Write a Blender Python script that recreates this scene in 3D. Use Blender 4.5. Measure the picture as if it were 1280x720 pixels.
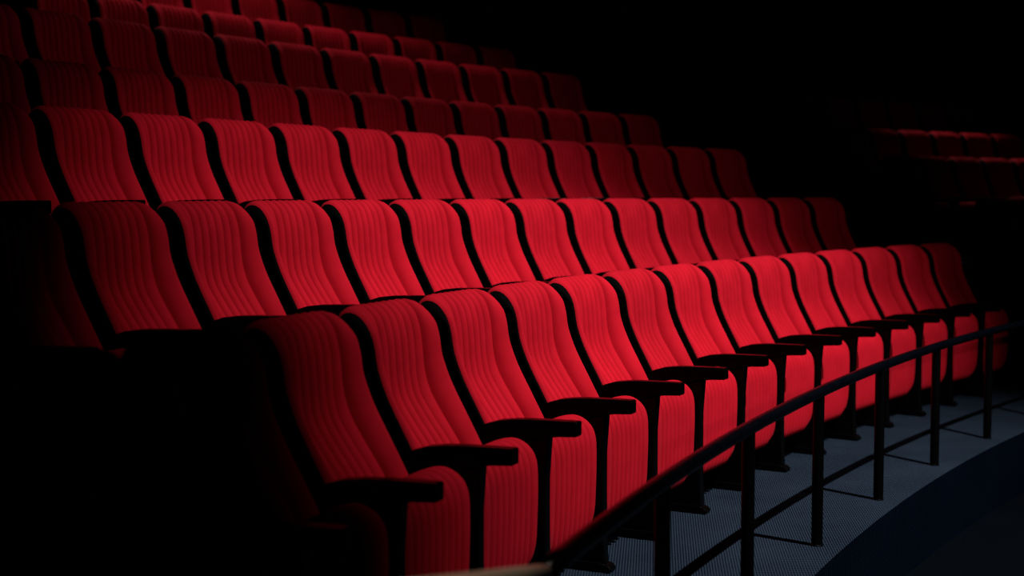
import bpy, bmesh, math, random
from mathutils import Vector
random.seed(4)

# ------------------------------------------------------------------ clear
for o in list(bpy.data.objects):
    bpy.data.objects.remove(o)
S = bpy.context.scene
C = S.collection
PI = math.pi

# ------------------------------------------------------------------ hall layout (metres)
CX, CY = 19.7296, -3.8565          # centre of the concentric seat rows
R0 = 21.8514                       # radius of the front row (back line)
PITCH = 0.55                       # seat spacing
CAM_H = 1.3766
#        d-radius, floor height, angle of seat 0, first seat, last seat
ROWS = [(0.0000, 0.0000, 2.78057, -2, 13),
        (0.9703, 0.3239, 2.73792, -2, 12),
        (1.9438, 0.7175, 2.71898, -1, 12),
        (2.8977, 1.0312, 2.68042, -1, 11),
        (3.8751, 1.4449, 2.62235, -2, 9),
        (4.8014, 1.7514, 2.54835, -3, 6),
        (5.7500, 2.1300, 2.54400, -1, 6)]
AISLE_FAR = 2.322                  # where the block beyond the aisle begins


def polar(r, th, z=0.0):
    return Vector((CX + r * math.cos(th), CY + r * math.sin(th), z))


# ------------------------------------------------------------------ camera
cam = bpy.data.cameras.new('camera')
cam.sensor_width = 36.0
cam.lens = 1796.1 / 1280 * 36.0
cam.clip_start = 0.05
cam.clip_end = 200
cam.dof.use_dof = True
cam.dof.focus_distance = 5.7
cam.dof.aperture_fstop = 2.0
co = bpy.data.objects.new('camera', cam)
co.location = (0, 0, CAM_H)
co.rotation_euler = (PI / 2 - 0.06501, 0, 0)
C.objects.link(co)
S.camera = co

# ------------------------------------------------------------------ world, lights, exposure
w = bpy.data.worlds.new('dark_hall')
S.world = w
w.use_nodes = True
w.node_tree.nodes['Background'].inputs[0].default_value = (0.5, 0.6, 0.8, 1)
w.node_tree.nodes['Background'].inputs[1].default_value = 0.0006
S.view_settings.view_transform = 'Standard'
S.view_settings.look = 'None'
S.view_settings.gamma = 1
S.view_settings.use_curve_mapping = False
S.view_settings.exposure = 0.0


def spot(name, loc, target, watts, angle, blend, radius, color=(1, 1, 1)):
    l = bpy.data.lights.new(name, 'SPOT')
    l.energy = watts
    l.spot_size = math.radians(angle)
    l.spot_blend = blend
    l.shadow_soft_size = radius
    l.color = color
    o = bpy.data.objects.new(name, l)
    o.location = loc
    o.rotation_euler = (Vector(target) - Vector(loc)).to_track_quat('-Z', 'Y').to_euler()
    C.objects.link(o)
    return o


# main ceiling spot over the stage edge: throws the rail's shadow on the carpet
spot('stage_spot', (5.0, 2.4, 9.5), (1.2, 6.75, 0.5), 8200, 39.0, 1.0, 0.06, (1.0, 0.96, 0.93))
# lower front spot: throws the faint rail shadow on the tipped-up seats
spot('front_spot', (8.2, 2.2, 3.9), (0.95, 8.5, 1.1), 560, 42, 1.0, 0.05, (1.0, 0.95, 0.92))
# downlight over the upper rows
spot('upper_downlight', tuple(polar(R0 + 5.15, 2.535, 6.4)), tuple(polar(R0 + 4.5, 2.53, 2.2)), 300, 75, 1.0, 0.15, (1.0, 0.95, 0.92))
# added narrow fill spot, unseen source, brightens the raised end of the rail
spot('rail_end_fill', (0.5, 2.0, 7.0), (-0.15, 2.5, 0.65), 260, 11, 0.8, 0.05, (1.0, 0.9, 0.75))
# weak downlight behind the block beyond the aisle
spot('far_downlight', tuple(polar(R0 + 4.7, 2.20, 6.2)), tuple(polar(R0 + 1.9, 2.225, 1.7)), 560, 36, 1.0, 0.15, (1.0, 0.93, 0.9))


# ------------------------------------------------------------------ materials
def mat(name, col, rough=0.6, metal=0.0, spec=0.5):
    m = bpy.data.materials.new(name)
    m.use_nodes = True
    b = m.node_tree.nodes['Principled BSDF']
    b.inputs['Base Color'].default_value = (*col, 1)
    b.inputs['Roughness'].default_value = rough
    b.inputs['Metallic'].default_value = metal
    b.inputs['Specular IOR Level'].default_value = spec
    return m, m.node_tree, b


def fabric():
    m, nt, b = mat('red_velour', (0.5, 0.01, 0.02), 0.85, 0, 0.06)
    N, L = nt.nodes, nt.links
    tc = N.new('ShaderNodeTexCoord')
    oi = N.new('ShaderNodeObjectInfo')
    n1 = N.new('ShaderNodeTexNoise')
    n1.inputs['Scale'].default_value = 9
    n1.inputs['Detail'].default_value = 4
    L.new(tc.outputs['Object'], n1.inputs['Vector'])
    cr = N.new('ShaderNodeValToRGB')
    cr.color_ramp.elements[0].position = 0.3
    cr.color_ramp.elements[0].color = (0.36, 0.0036, 0.0120, 1)
    cr.color_ramp.elements[1].position = 0.7
    cr.color_ramp.elements[1].color = (0.43, 0.0052, 0.0160, 1)
    L.new(n1.outputs['Fac'], cr.inputs['Fac'])
    hs = N.new('ShaderNodeHueSaturation')
    ma = N.new('ShaderNodeMath')
    ma.operation = 'MULTIPLY_ADD'
    ma.inputs[1].default_value = 0.14
    ma.inputs[2].default_value = 0.92
    L.new(oi.outputs['Random'], ma.inputs[0])
    L.new(ma.outputs[0], hs.inputs['Value'])
    L.new(cr.outputs[0], hs.inputs['Color'])
    L.new(hs.outputs[0], b.inputs['Base Color'])
    n2 = N.new('ShaderNodeTexNoise')
    n2.inputs['Scale'].default_value = 420
    n2.inputs['Detail'].default_value = 2
    L.new(tc.outputs['Object'], n2.inputs['Vector'])
    bp = N.new('ShaderNodeBump')
    bp.inputs['Strength'].default_value = 0.25
    bp.inputs['Distance'].default_value = 0.002
    L.new(n2.outputs['Fac'], bp.inputs['Height'])
    L.new(bp.outputs[0], b.inputs['Normal'])
    b.inputs['Sheen Weight'].default_value = 0.06
    b.inputs['Sheen Roughness'].default_value = 0.4
    b.inputs['Sheen Tint'].default_value = (1.0, 0.16, 0.2, 1)
    return m


def carpet(name, lo, hi, along='Y'):
    m, nt, b = mat(name, hi, 0.95, 0, 0.0)
    N, L = nt.nodes, nt.links
    tc = N.new('ShaderNodeTexCoord')
    sx = N.new('ShaderNodeSeparateXYZ')
    L.new(tc.outputs['Object'], sx.inputs[0])

    def sine(sock, period, add=None):
        a = N.new('ShaderNodeMath'); a.operation = 'MULTIPLY'
        a.inputs[1].default_value = 2 * PI / period
        L.new(sock, a.inputs[0])
        s = N.new('ShaderNodeMath'); s.operation = 'SINE'
        L.new(a.outputs[0], s.inputs[0])
        h = N.new('ShaderNodeMath'); h.operation = 'MULTIPLY_ADD'
        h.inputs[1].default_value = 0.5
        h.inputs[2].default_value = 0.5
        L.new(s.outputs[0], h.inputs[0])
        return h.outputs[0]
    # ribs of loops running along Y; a shear keeps them slightly off the axis
    sh = N.new('ShaderNodeMath'); sh.operation = 'MULTIPLY_ADD'
    sh.inputs[1].default_value = -0.10
    L.new(sx.outputs['Y'], sh.inputs[0])
    L.new(sx.outputs['X'], sh.inputs[2])
    rib = sine(sh.outputs[0], 0.0105)
    up = N.new('ShaderNodeMath'); up.operation = 'ADD'
    L.new(sx.outputs['Y'], up.inputs[0])
    L.new(sx.outputs['Z'], up.inputs[1])
    loop = sine(up.outputs[0], 0.026)
    mx = N.new('ShaderNodeMath'); mx.operation = 'MULTIPLY_ADD'
    mx.inputs[1].default_value = 0.35
    L.new(loop, mx.inputs[0])
    ml = N.new('ShaderNodeMath'); ml.operation = 'MULTIPLY'
    ml.inputs[1].default_value = 0.65
    L.new(rib, ml.inputs[0])
    L.new(ml.outputs[0], mx.inputs[2])
    no = N.new('ShaderNodeTexNoise')
    no.inputs['Scale'].default_value = 160
    no.inputs['Detail'].default_value = 3
    L.new(tc.outputs['Object'], no.inputs['Vector'])
    ad = N.new('ShaderNodeMath'); ad.operation = 'MULTIPLY_ADD'
    ad.inputs[1].default_value = 0.9
    L.new(no.outputs['Fac'], ad.inputs[0])
    ad2 = N.new('ShaderNodeMath'); ad2.operation = 'ADD'
    ad2.inputs[1].default_value = -0.45
    L.new(mx.outputs[0], ad.inputs[2])
    L.new(ad.outputs[0], ad2.inputs[0])
    # soft worn patches
    no2 = N.new('ShaderNodeTexNoise')
    no2.inputs['Scale'].default_value = 2.6
    no2.inputs['Detail'].default_value = 3
    L.new(tc.outputs['Object'], no2.inputs['Vector'])
    ad3 = N.new('ShaderNodeMath'); ad3.operation = 'MULTIPLY_ADD'
    ad3.inputs[1].default_value = 0.5
    L.new(no2.outputs['Fac'], ad3.inputs[0])
    L.new(ad2.outputs[0], ad3.inputs[2])
    cr = N.new('ShaderNodeValToRGB')
    cr.color_ramp.elements[0].position = 0.3
    cr.color_ramp.elements[0].color = (*lo, 1)
    cr.color_ramp.elements[1].position = 1.15 if False else 1.0
    cr.color_ramp.elements[1].color = (*hi, 1)
    L.new(ad3.outputs[0], cr.inputs['Fac'])
    L.new(cr.outputs[0], b.inputs['Base Color'])
    bp = N.new('ShaderNodeBump')
    bp.inputs['Strength'].default_value = 0.6
    bp.inputs['Distance'].default_value = 0.004
    L.new(ad2.outputs[0], bp.inputs['Height'])
    L.new(bp.outputs[0], b.inputs['Normal'])
    return m


def noisy(name, c0, c1, rough, scale, metal=0.0, spec=0.5, stretch=(1, 1, 1), coat=0.0):
    m, nt, b = mat(name, c0, rough, metal, spec)
    N, L = nt.nodes, nt.links
    tc = N.new('ShaderNodeTexCoord')
    mp = N.new('ShaderNodeMapping')
    mp.inputs['Scale'].default_value = stretch
    L.new(tc.outputs['Object'], mp.inputs[0])
    n = N.new('ShaderNodeTexNoise')
    n.inputs['Scale'].default_value = scale
    n.inputs['Detail'].default_value = 4
    L.new(mp.outputs[0], n.inputs['Vector'])
    cr = N.new('ShaderNodeValToRGB')
    cr.color_ramp.elements[0].position = 0.35
    cr.color_ramp.elements[0].color = (*c0, 1)
    cr.color_ramp.elements[1].position = 0.65
    cr.color_ramp.elements[1].color = (*c1, 1)
    L.new(n.outputs['Fac'], cr.inputs['Fac'])
    L.new(cr.outputs[0], b.inputs['Base Color'])
    b.inputs['Coat Weight'].default_value = coat
    b.inputs['Coat Roughness'].default_value = 0.15
    return m


M_RED = fabric()
M_WOOD = noisy('dark_lacquered_wood', (0.0004, 0.0003, 0.0003), (0.0011, 0.0007, 0.0006), 0.22, 30, 0, 0.035, (1, 12, 12))
M_BLACK = noisy('black_steel', (0.0005, 0.0005, 0.0005), (0.0010, 0.0010, 0.0010), 0.35, 40, 0, 0.08)
M_SHELL = noisy('black_back_shell', (0.0005, 0.0005, 0.0005), (0.0009, 0.0009, 0.0009), 0.8, 60, 0, 0.02)
M_RAIL = noisy('black_rail_paint', (0.0006, 0.0010, 0.0022), (0.0012, 0.0019, 0.0036), 0.24, 25, 0, 0.2)
M_RAIL_SHINE = noisy('tan_rail_highlight', (0.55, 0.45, 0.33), (0.66, 0.55, 0.42), 0.4, 14, 0, 0.4, (1, 6, 6))  # pale tan stands in for light reflected off the rail end
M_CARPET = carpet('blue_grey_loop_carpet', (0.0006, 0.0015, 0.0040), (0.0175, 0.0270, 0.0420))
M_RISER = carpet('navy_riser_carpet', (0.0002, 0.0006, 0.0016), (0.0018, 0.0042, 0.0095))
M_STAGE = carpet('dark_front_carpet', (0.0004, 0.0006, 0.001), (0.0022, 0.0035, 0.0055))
M_WALL = noisy('black_hall_paint', (0.0012, 0.0012, 0.0012), (0.002, 0.002, 0.002), 0.9, 3, 0, 0.05)


# ------------------------------------------------------------------ helpers
def mesh_obj(name, me, parent=None, kind=None, label=None, cat=None, group=None):
    o = bpy.data.objects.new(name, me)
    C.objects.link(o)
    if parent is not None:
        o.parent = parent
    tag(o, label, cat, group, kind)
    return o


def tag(o, label=None, cat=None, group=None, kind=None):
    if label: o['label'] = label
    if cat: o['category'] = cat
    if group: o['group'] = group
    if kind: o['kind'] = kind


def make_mesh(name, verts, faces, mats, smooth=True, fmat=None):
    me = bpy.data.meshes.new(name)
    me.from_pydata([tuple(v) for v in verts], [], faces)
    for m in mats:
        me.materials.append(m)
    bm = bmesh.new()
    bm.from_mesh(me)
    if fmat:
        bm.faces.ensure_lookup_table()
        for i, k in enumerate(fmat):
            bm.faces[i].material_index = k
    bmesh.ops.recalc_face_normals(bm, faces=bm.faces)
    bm.to_mesh(me)
    bm.free()
    me.polygons.foreach_set('use_smooth', [smooth] * len(me.polygons))
    me.update()
    return me


def catmull(pts, n, closed=False):
    P = [Vector((p[0], p[1])) for p in pts]
    out = []
    m = len(P)
    segs = m if closed else m - 1
    for i in range(segs):
        if closed:
            p0, p1, p2, p3 = P[(i - 1) % m], P[i], P[(i + 1) % m], P[(i + 2) % m]
        else:
            p1, p2 = P[i], P[i + 1]
            p0 = P[i - 1] if i > 0 else p1 * 2 - p2
            p3 = P[i + 2] if i + 2 < m else p2 * 2 - p1
        for k in range(n):
            t = k / n
            out.append(0.5 * (2 * p1 + (p2 - p0) * t + (2 * p0 - 5 * p1 + 4 * p2 - p3) * t * t
                              + (3 * p1 - p0 - 3 * p2 + p3) * t ** 3))
    if not closed:
        out.append(P[-1].copy())
    return out


def normals2d(P, closed=False):
    # left-hand normals of a 2-D polyline
    n = len(P)
    res = []
    for i in range(n):
        a = P[(i - 1) % n] if (closed or i > 0) else P[i]
        b = P[(i + 1) % n] if (closed or i < n - 1) else P[i]
        t = (b - a).normalized()
        res.append(Vector((t.y, -t.x)))
    return res


def columns(w, r, lines, first, step):
    """lateral samples: rounded edges, cusps at the stitched lines"""
    h = w / 2
    xs = set()
    for k in range(7):
        a = PI / 2 * k / 6
        v = h - r + r * math.sin(a)
        xs.add(round(v, 5)); xs.add(round(-v, 5))
    for i in range(lines):
        c = first + step * i
        for d in (-0.014, -0.007, -0.003, 0, 0.003, 0.007, 0.014):
            if abs(c + d) < h - r: xs.add(round(c + d, 5))
        if i < lines - 1: xs.add(round(c + step / 2, 5))
    return sorted(xs)


def rib(y, lines, first, step, depth):
    d = min(abs(y - (first + step * i)) for i in range(lines))
    u = min(d / (step / 2), 1)
    return -depth * math.exp(-d / 0.0055) - 0.0045 * (1 - u) ** 2


def edge_inset(y, w, r):
    e = abs(y) - (w / 2 - r)
    if e <= 0: return 0.0
    return r - math.sqrt(max(r * r - e * e, 0))


def smooth01(a, b, v):
    t = min(max((v - a) / (b - a), 0), 1)
    return t * t * (3 - 2 * t)


def extrude_profile(name, poly, width, m, bevel=0.0, segs=2, smooth=False, y0=0.0):
    bm = bmesh.new()
    a = [bm.verts.new((p[0], y0 - width / 2, p[1])) for p in poly]
    b = [bm.verts.new((p[0], y0 + width / 2, p[1])) for p in poly]
    n = len(poly)
    bm.faces.new(a)
    bm.faces.new(list(reversed(b)))
    for i in range(n):
        bm.faces.new((a[i], b[i], b[(i + 1) % n], a[(i + 1) % n]))
    bmesh.ops.recalc_face_normals(bm, faces=bm.faces)
    if bevel:
        es = [e for e in bm.edges if e.calc_face_angle(0) > 0.5]
        bmesh.ops.bevel(bm, geom=es, offset=bevel, segments=segs, profile=0.6, affect='EDGES', clamp_overlap=True)
    me = bpy.data.meshes.new(name)
    bm.to_mesh(me)
    bm.free()
    me.materials.append(m)
    me.polygons.foreach_set('use_smooth', [smooth] * len(me.polygons))
    return me


# ------------------------------------------------------------------ setting: tiers, walls, ceiling
def arc_ring(r1, r2, z0, z1, ta, tb, n, name, top, side):
    vs, fs, fm = [], [], []
    for i in range(n + 1):
        th = ta + (tb - ta) * i / n
        for r, z in ((r1, z0), (r1, z1), (r2, z1), (r2, z0)):
            vs.append(polar(r, th, z))
    for i in range(n):
        a, b = i * 4, i * 4 + 4
        for k in range(4):
            fs.append((a + k, a + (k + 1) % 4, b + (k + 1) % 4, b + k))
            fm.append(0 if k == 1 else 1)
    fs += [(3, 2, 1, 0), (n * 4, n * 4 + 1, n * 4 + 2, n * 4 + 3)]
    fm += [1, 1]
    return make_mesh(name, vs, fs, [top, side], smooth=False, fmat=fm)


TH_A, TH_B = 3.02, 1.86
STAGE_Z = -0.36
EDGE = R0 - 1.165
WORDS = ['front', 'second', 'third', 'fourth', 'fifth', 'sixth', 'seventh']
for i, (dr, dz, *_ ) in enumerate(ROWS):
    inner = EDGE if i == 0 else R0 + dr - 0.74
    outer = R0 + (ROWS[i + 1][0] - 0.74 if i + 1 < len(ROWS) else dr + 1.0)
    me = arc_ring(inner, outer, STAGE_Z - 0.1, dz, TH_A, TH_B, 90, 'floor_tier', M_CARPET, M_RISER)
    mesh_obj('floor_tier', me, kind='structure',
             label='blue grey carpeted floor step under the %s row of seats' % WORDS[i], cat='floor')
# half-height steps in the aisle between the two seat blocks
for i in range(1, len(ROWS)):
    zb, zt = ROWS[i - 1][1], ROWS[i][1]
    re = R0 + ROWS[i][0] - 0.74
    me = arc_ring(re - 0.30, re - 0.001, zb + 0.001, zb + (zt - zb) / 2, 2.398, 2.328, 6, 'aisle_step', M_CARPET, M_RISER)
    mesh_obj('aisle_step', me, kind='structure',
             label='dark carpeted half step in the aisle up to the %s row' % WORDS[i], cat='step')

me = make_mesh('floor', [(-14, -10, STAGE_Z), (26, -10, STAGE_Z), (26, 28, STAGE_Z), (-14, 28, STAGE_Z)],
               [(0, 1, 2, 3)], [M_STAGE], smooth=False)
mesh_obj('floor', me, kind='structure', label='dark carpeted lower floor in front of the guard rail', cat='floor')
RW = R0 + 6.74
me = arc_ring(RW, RW + 0.2, STAGE_Z, 11.0, 3.3, 1.2, 60, 'wall_back', M_WALL, M_WALL)
mesh_obj('wall_back', me, kind='structure', label='black rear wall of the hall behind the top row', cat='wall')
me = make_mesh('ceiling', [(x, y, z) for z in (11.0, 11.2) for x, y in ((-14, -10), (26, -10), (26, 28), (-14, 28))],
               [(0, 1, 2, 3), (4, 5, 6, 7), (0, 1, 5, 4), (1, 2, 6, 5), (2, 3, 7, 6), (3, 0, 4, 7)], [M_WALL], smooth=False)
mesh_obj('ceiling', me, kind='structure', label='black ceiling high above the seats', cat='ceiling')


# ------------------------------------------------------------------ the theatre seat
# local axes: +x forward (towards the stage), +y along the row away from the viewer, z up
LINES, STEP, FIRST = 8, 0.046, -0.161
BACK = [(0.312, 0.430), (0.280, 0.490), (0.233, 0.580), (0.189, 0.660), (0.138, 0.755), (0.105, 0.840),
        (0.094, 0.905), (0.077, 0.962), (0.047, 1.006), (0.008, 1.031), (-0.030, 1.034), (-0.058, 1.016), (-0.072, 0.975)]
MID = [(0.268, 0.430), (0.226, 0.495), (0.177, 0.578), (0.125, 0.650), (0.077, 0.725), (0.061, 0.790),
       (0.056, 0.855), (0.049, 0.925), (0.031, 0.985), (-0.004, 1.022), (-0.034, 1.030), (-0.058, 1.016), (-0.072, 0.975)]


def backrest_mesh():
    edge = catmull(BACK, 4)
    mid = catmull(MID, 4)
    W_, RR = 0.448, 0.026
    ys = columns(W_, RR, LINES, FIRST, STEP)
    vs, fs = [], []
    n = len(edge)
    for y in ys:
        e = edge_inset(y, W_, RR)
        ec = edge_inset(y, W_, 0.062)          # rounded upper corners seen from the front
        wgt = smooth01(0.125, 0.216, abs(y))   # raised side bolsters around a scooped middle
        prof = [m.lerp(q, wgt) for m, q in zip(mid, edge)]
        nor = normals2d(prof)
        for p, nn in zip(prof, nor):
            q = p + nn * (rib(y, LINES, FIRST, STEP, 0.029) - e)
            z = q.y - max(ec - e, 0) * smooth01(0.93, 1.03, p.y)
            vs.append((q.x, y, z))
    m = len(ys)
    for i in range(m - 1):
        for k in range(n - 1):
            a = i * n + k
            fs.append((a, a + 1, a + n + 1, a + n))
    return make_mesh('backrest', vs, fs, [M_RED])


def shell_mesh():
    edge, mid = catmull(BACK, 2), catmull(MID, 2)
    idx = list(range(len(edge)))
    back = [(-0.070, 0.93), (-0.066, 0.86), (-0.045, 0.76), (-0.010, 0.66), (0.040, 0.55), (0.095, 0.45), (0.130, 0.40)]
    ys = [-0.2395, -0.236, -0.230, -0.222, -0.212, -0.20, -0.18, -0.16, -0.13]
    ys = ys + [0.0] + [-v for v in reversed(ys)]
    vs, fs = [], []
    for y in ys:
        wgt = smooth01(0.125, 0.216, abs(y))
        prof = [m.lerp(q, wgt) for m, q in zip(mid, edge)]
        nor = normals2d(prof)
        ec = edge_inset(y, 0.479, 0.062)
        loop = [prof[i] - nor[i] * (0.040 - 0.024 * smooth01(0.18, 0.215, abs(y))) for i in idx]
        loop = [Vector((q.x, q.y - ec * 0.72 * smooth01(0.93, 1.03, p.y))) for q, p in zip(loop, prof)]
        vs += [(p.x, y, p.y) for p in loop] + [(p[0], y, p[1]) for p in back]
    n = len(idx) + len(back)
    for i in range(len(ys) - 1):
        for k in range(n):
            a, b = i * n + k, i * n + (k + 1) % n
            fs.append((a, b, b + n, a + n))
    fs.append(list(range(n)))
    fs.append([(len(ys) - 1) * n + k for k in range(n)])
    return make_mesh('back_shell', vs, fs, [M_SHELL], smooth=False)


SEAT = [(0.315, 0.190), (0.350, 0.142), (0.395, 0.134), (0.428, 0.160), (0.441, 0.230), (0.446, 0.330), (0.448, 0.430),
        (0.444, 0.505), (0.424, 0.555), (0.385, 0.582), (0.340, 0.584), (0.295, 0.562), (0.268, 0.515), (0.268, 0.400), (0.285, 0.280)]


def seat_mesh():
    prof = catmull(SEAT, 3, True)
    nor = normals2d(prof, True)
    W_, RR = 0.456, 0.028
    ys = columns(W_, RR, LINES, FIRST, STEP)
    n, m = len(prof), len(ys)
    vs, fs = [], []
    for y in ys:
        e = edge_inset(y, W_, RR)
        cb = edge_inset(y, W_, 0.095)
        ct = edge_inset(y, W_, 0.05)
        for p, nn in zip(prof, nor):
            q = p + nn * (rib(y, LINES, FIRST, STEP, 0.020) - e)
            z = q.y + max(cb - e, 0) * (1 - smooth01(0.14, 0.26, p.y)) - max(ct - e, 0) * smooth01(0.5, 0.58, p.y)
            vs.append((q.x, y, z))
    for i in range(m - 1):
        for k in range(n):
            a, b = i * n + k, i * n + (k + 1) % n
            fs.append((a, b, b + n, a + n))
    fs.append(list(range(n)))
    fs.append([(m - 1) * n + k for k in range(n)])
    return make_mesh('seat', vs, fs, [M_RED])


ARM = [(0.205, 0.545), (0.212, 0.590), (0.240, 0.612), (0.290, 0.627), (0.350, 0.634), (0.430, 0.637), (0.500, 0.638), (0.571, 0.638),
       (0.571, 0.588), (0.500, 0.584), (0.440, 0.574), (0.380, 0.556), (0.320, 0.535), (0.250, 0.525)]
STD = [(0.235, 0.030), (0.468, 0.030), (0.462, 0.120), (0.460, 0.300), (0.460, 0.440), (0.470, 0.580), (0.240, 0.530), (0.225, 0.420), (0.228, 0.200)]
FOOT = [(0.120, 0.0), (0.490, 0.0), (0.494, 0.016), (0.478, 0.030), (0.440, 0.036), (0.180, 0.036), (0.130, 0.026)]

ME = {
    'backrest': backrest_mesh(),
    'back_shell': shell_mesh(),
    'seat': seat_mesh(),
    'armrest': extrude_profile('armrest', ARM, 0.052, M_WOOD, 0.009, 5, False, -PITCH / 2),
    'armrest_end': extrude_profile('armrest', ARM, 0.052, M_WOOD, 0.009, 5, False, PITCH / 2),
    'side_frame': extrude_profile('side_frame', STD, 0.044, M_BLACK, 0.004, 1, False, -PITCH / 2),
    'side_frame_end': extrude_profile('side_frame', STD, 0.044, M_BLACK, 0.004, 1, False, PITCH / 2),
    'foot': extrude_profile('foot', FOOT, 0.060, M_BLACK, 0.006, 2, False, -PITCH / 2),
    'foot_end': extrude_profile('foot', FOOT, 0.060, M_BLACK, 0.006, 2, False, PITCH / 2),
}
ORD = ['', 'first', 'second', 'third', 'fourth', 'fifth', 'sixth', 'seventh', 'eighth', 'ninth', 'tenth', 'eleventh',
       'twelfth', 'thirteenth', 'fourteenth', 'fifteenth', 'sixteenth', 'seventeenth', 'eighteenth']


def place_seat(row, th, label, group, end=False):
    dr, dz = ROWS[row][0], ROWS[row][1]
    e = bpy.data.objects.new('theatre_seat', None)
    e.empty_display_size = 0.1
    e.location = polar(R0 + dr, th, dz)
    e.rotation_euler = (0, 0, th + PI)
    C.objects.link(e)
    tag(e, label, 'seat', group)
    for nm in ('backrest', 'back_shell', 'seat', 'armrest', 'side_frame', 'foot'):
        p = mesh_obj(nm, ME[nm], e)
        if nm == 'armrest': p['label'] = 'dark lacquered wooden armrest'
        if nm == 'seat': p['label'] = 'tipped-up red ribbed seat cushion'
        if nm == 'back_shell': p['label'] = 'black shell behind the red cushion'
        if nm == 'side_frame': p['label'] = 'black metal side frame'
    if end:
        for nm in ('armrest_end', 'side_frame_end', 'foot_end'):
            mesh_obj(nm[:-4], ME[nm], e)
    return e


for r, (dr, dz, ph, j0, j1) in enumerate(ROWS):
    R = R0 + dr
    for j in range(j0, j1 + 1):
        th = ph - (j + 0.5) * PITCH / R
        k = j1 - j + 1
        if k == 1:
            lab = 'red ribbed theatre seat at the aisle end of the %s row' % WORDS[r]
        else:
            lab = 'red ribbed theatre seat in the %s row, %s from its aisle end' % (WORDS[r], ORD[k])
        place_seat(r, th, lab, 'red theatre seats of the near block', end=(j == j1))

# the block beyond the aisle, barely lit
FAR = [(1, 2), (2, 6), (3, 8), (4, 10), (5, 12), (6, 13)]
for r, n in FAR:
    R = R0 + ROWS[r][0]
    for j in range(n):
        th = AISLE_FAR - (j + 0.5) * PITCH / R
        if j == 0:
            lab = 'shadowed red theatre seat beyond the aisle, first in the %s row' % WORDS[r]
        else:
            lab = 'shadowed red theatre seat beyond the aisle, %s in the %s row' % (ORD[j + 1], WORDS[r])
        place_seat(r, th, lab, 'shadowed theatre seats of the far block', end=(j == n - 1))


# ------------------------------------------------------------------ guard rail in front of the first row
RR_ = R0 - 1.06
RAIL_Z = 0.606
T0, T1 = 2.8116, 2.36


def sweep(name, path, wid, hei, m, n=14):
    vs, fs = [], []
    L_ = len(path)
    for i, p in enumerate(path):
        a = path[max(i - 1, 0)]
        b = path[min(i + 1, L_ - 1)]
        t = (b - a).normalized()
        side = t.cross(Vector((0, 0, 1))).normalized()
        up = side.cross(t).normalized()
        for k in range(n):
            an = 2 * PI * k / n
            ca, sa = math.cos(an), math.sin(an)
            sx = math.copysign(abs(ca) ** 0.65, ca) * wid / 2
            sz = math.copysign(abs(sa) ** 0.65, sa) * hei / 2
            vs.append(p + side * sx + up * sz)
    for i in range(L_ - 1):
        for k in range(n):
            a, b = i * n + k, i * n + (k + 1) % n
            fs.append((a, b, b + n, a + n))
    fs.append(list(range(n)))
    fs.append([(L_ - 1) * n + k for k in range(n)])
    return make_mesh(name, vs, fs, [m])


rail = bpy.data.objects.new('guard_rail', None)
rail.location = polar(RR_, 2.6, 0)
C.objects.link(rail)
tag(rail, 'low black curved guard rail on posts in front of the first row', 'railing')
inv = -rail.location


def rpart(name, me, label=None):
    o = mesh_obj(name, me, rail, label=label)
    o.location = inv
    return o


path = [polar(RR_, T0 + (T1 - T0) * i / 70, RAIL_Z) for i in range(71)]
rpart('handrail', sweep('handrail', path, 0.046, 0.040, M_RAIL), 'black painted curved handrail')
p0 = polar(RR_, T0, RAIL_Z)
tan = Vector((-math.sin(T0), math.cos(T0), 0))
path2 = [p0 + tan * s + Vector((0, 0, 0.21 * s)) for s in (0.0, 0.2, 0.45, 0.7, 0.95)]
rpart('rail_ramp', sweep('rail_ramp', path2, 0.046, 0.040, M_RAIL_SHINE), 'rising end of the handrail with a tan highlight painted in')


def post_mesh(th, h):
    me = bpy.data.meshes.new('post')
    bm = bmesh.new()
    c = polar(RR_, th, 0)
    r = 0.0225
    n = 14
    ring = []
    for z, rr in ((0.0, r + 0.003), (0.004, r + 0.003), (0.006, r), (h, r)):
        ring.append([bm.verts.new((c.x + rr * math.cos(2 * PI * k / n), c.y + rr * math.sin(2 * PI * k / n), z)) for k in range(n)])
    for a, b in zip(ring, ring[1:]):
        for k in range(n):
            bm.faces.new((a[k], a[(k + 1) % n], b[(k + 1) % n], b[k]))
    bm.faces.new(ring[0]); bm.faces.new(ring[-1])
    bmesh.ops.recalc_face_normals(bm, faces=bm.faces)
    bm.to_mesh(me); bm.free()
    me.materials.append(M_BLACK)
    return me


for k in range(-3, 7):
    th = 2.671 - 0.0464 * k
    rpart('post', post_mesh(th, RAIL_Z - 0.01))
# post under the raised end
pe = p0 + tan * 0.9
thp = math.atan2(pe.y - CY, pe.x - CX)
rpart('post', post_mesh(thp, RAIL_Z + 0.21 * 0.9 - 0.01))
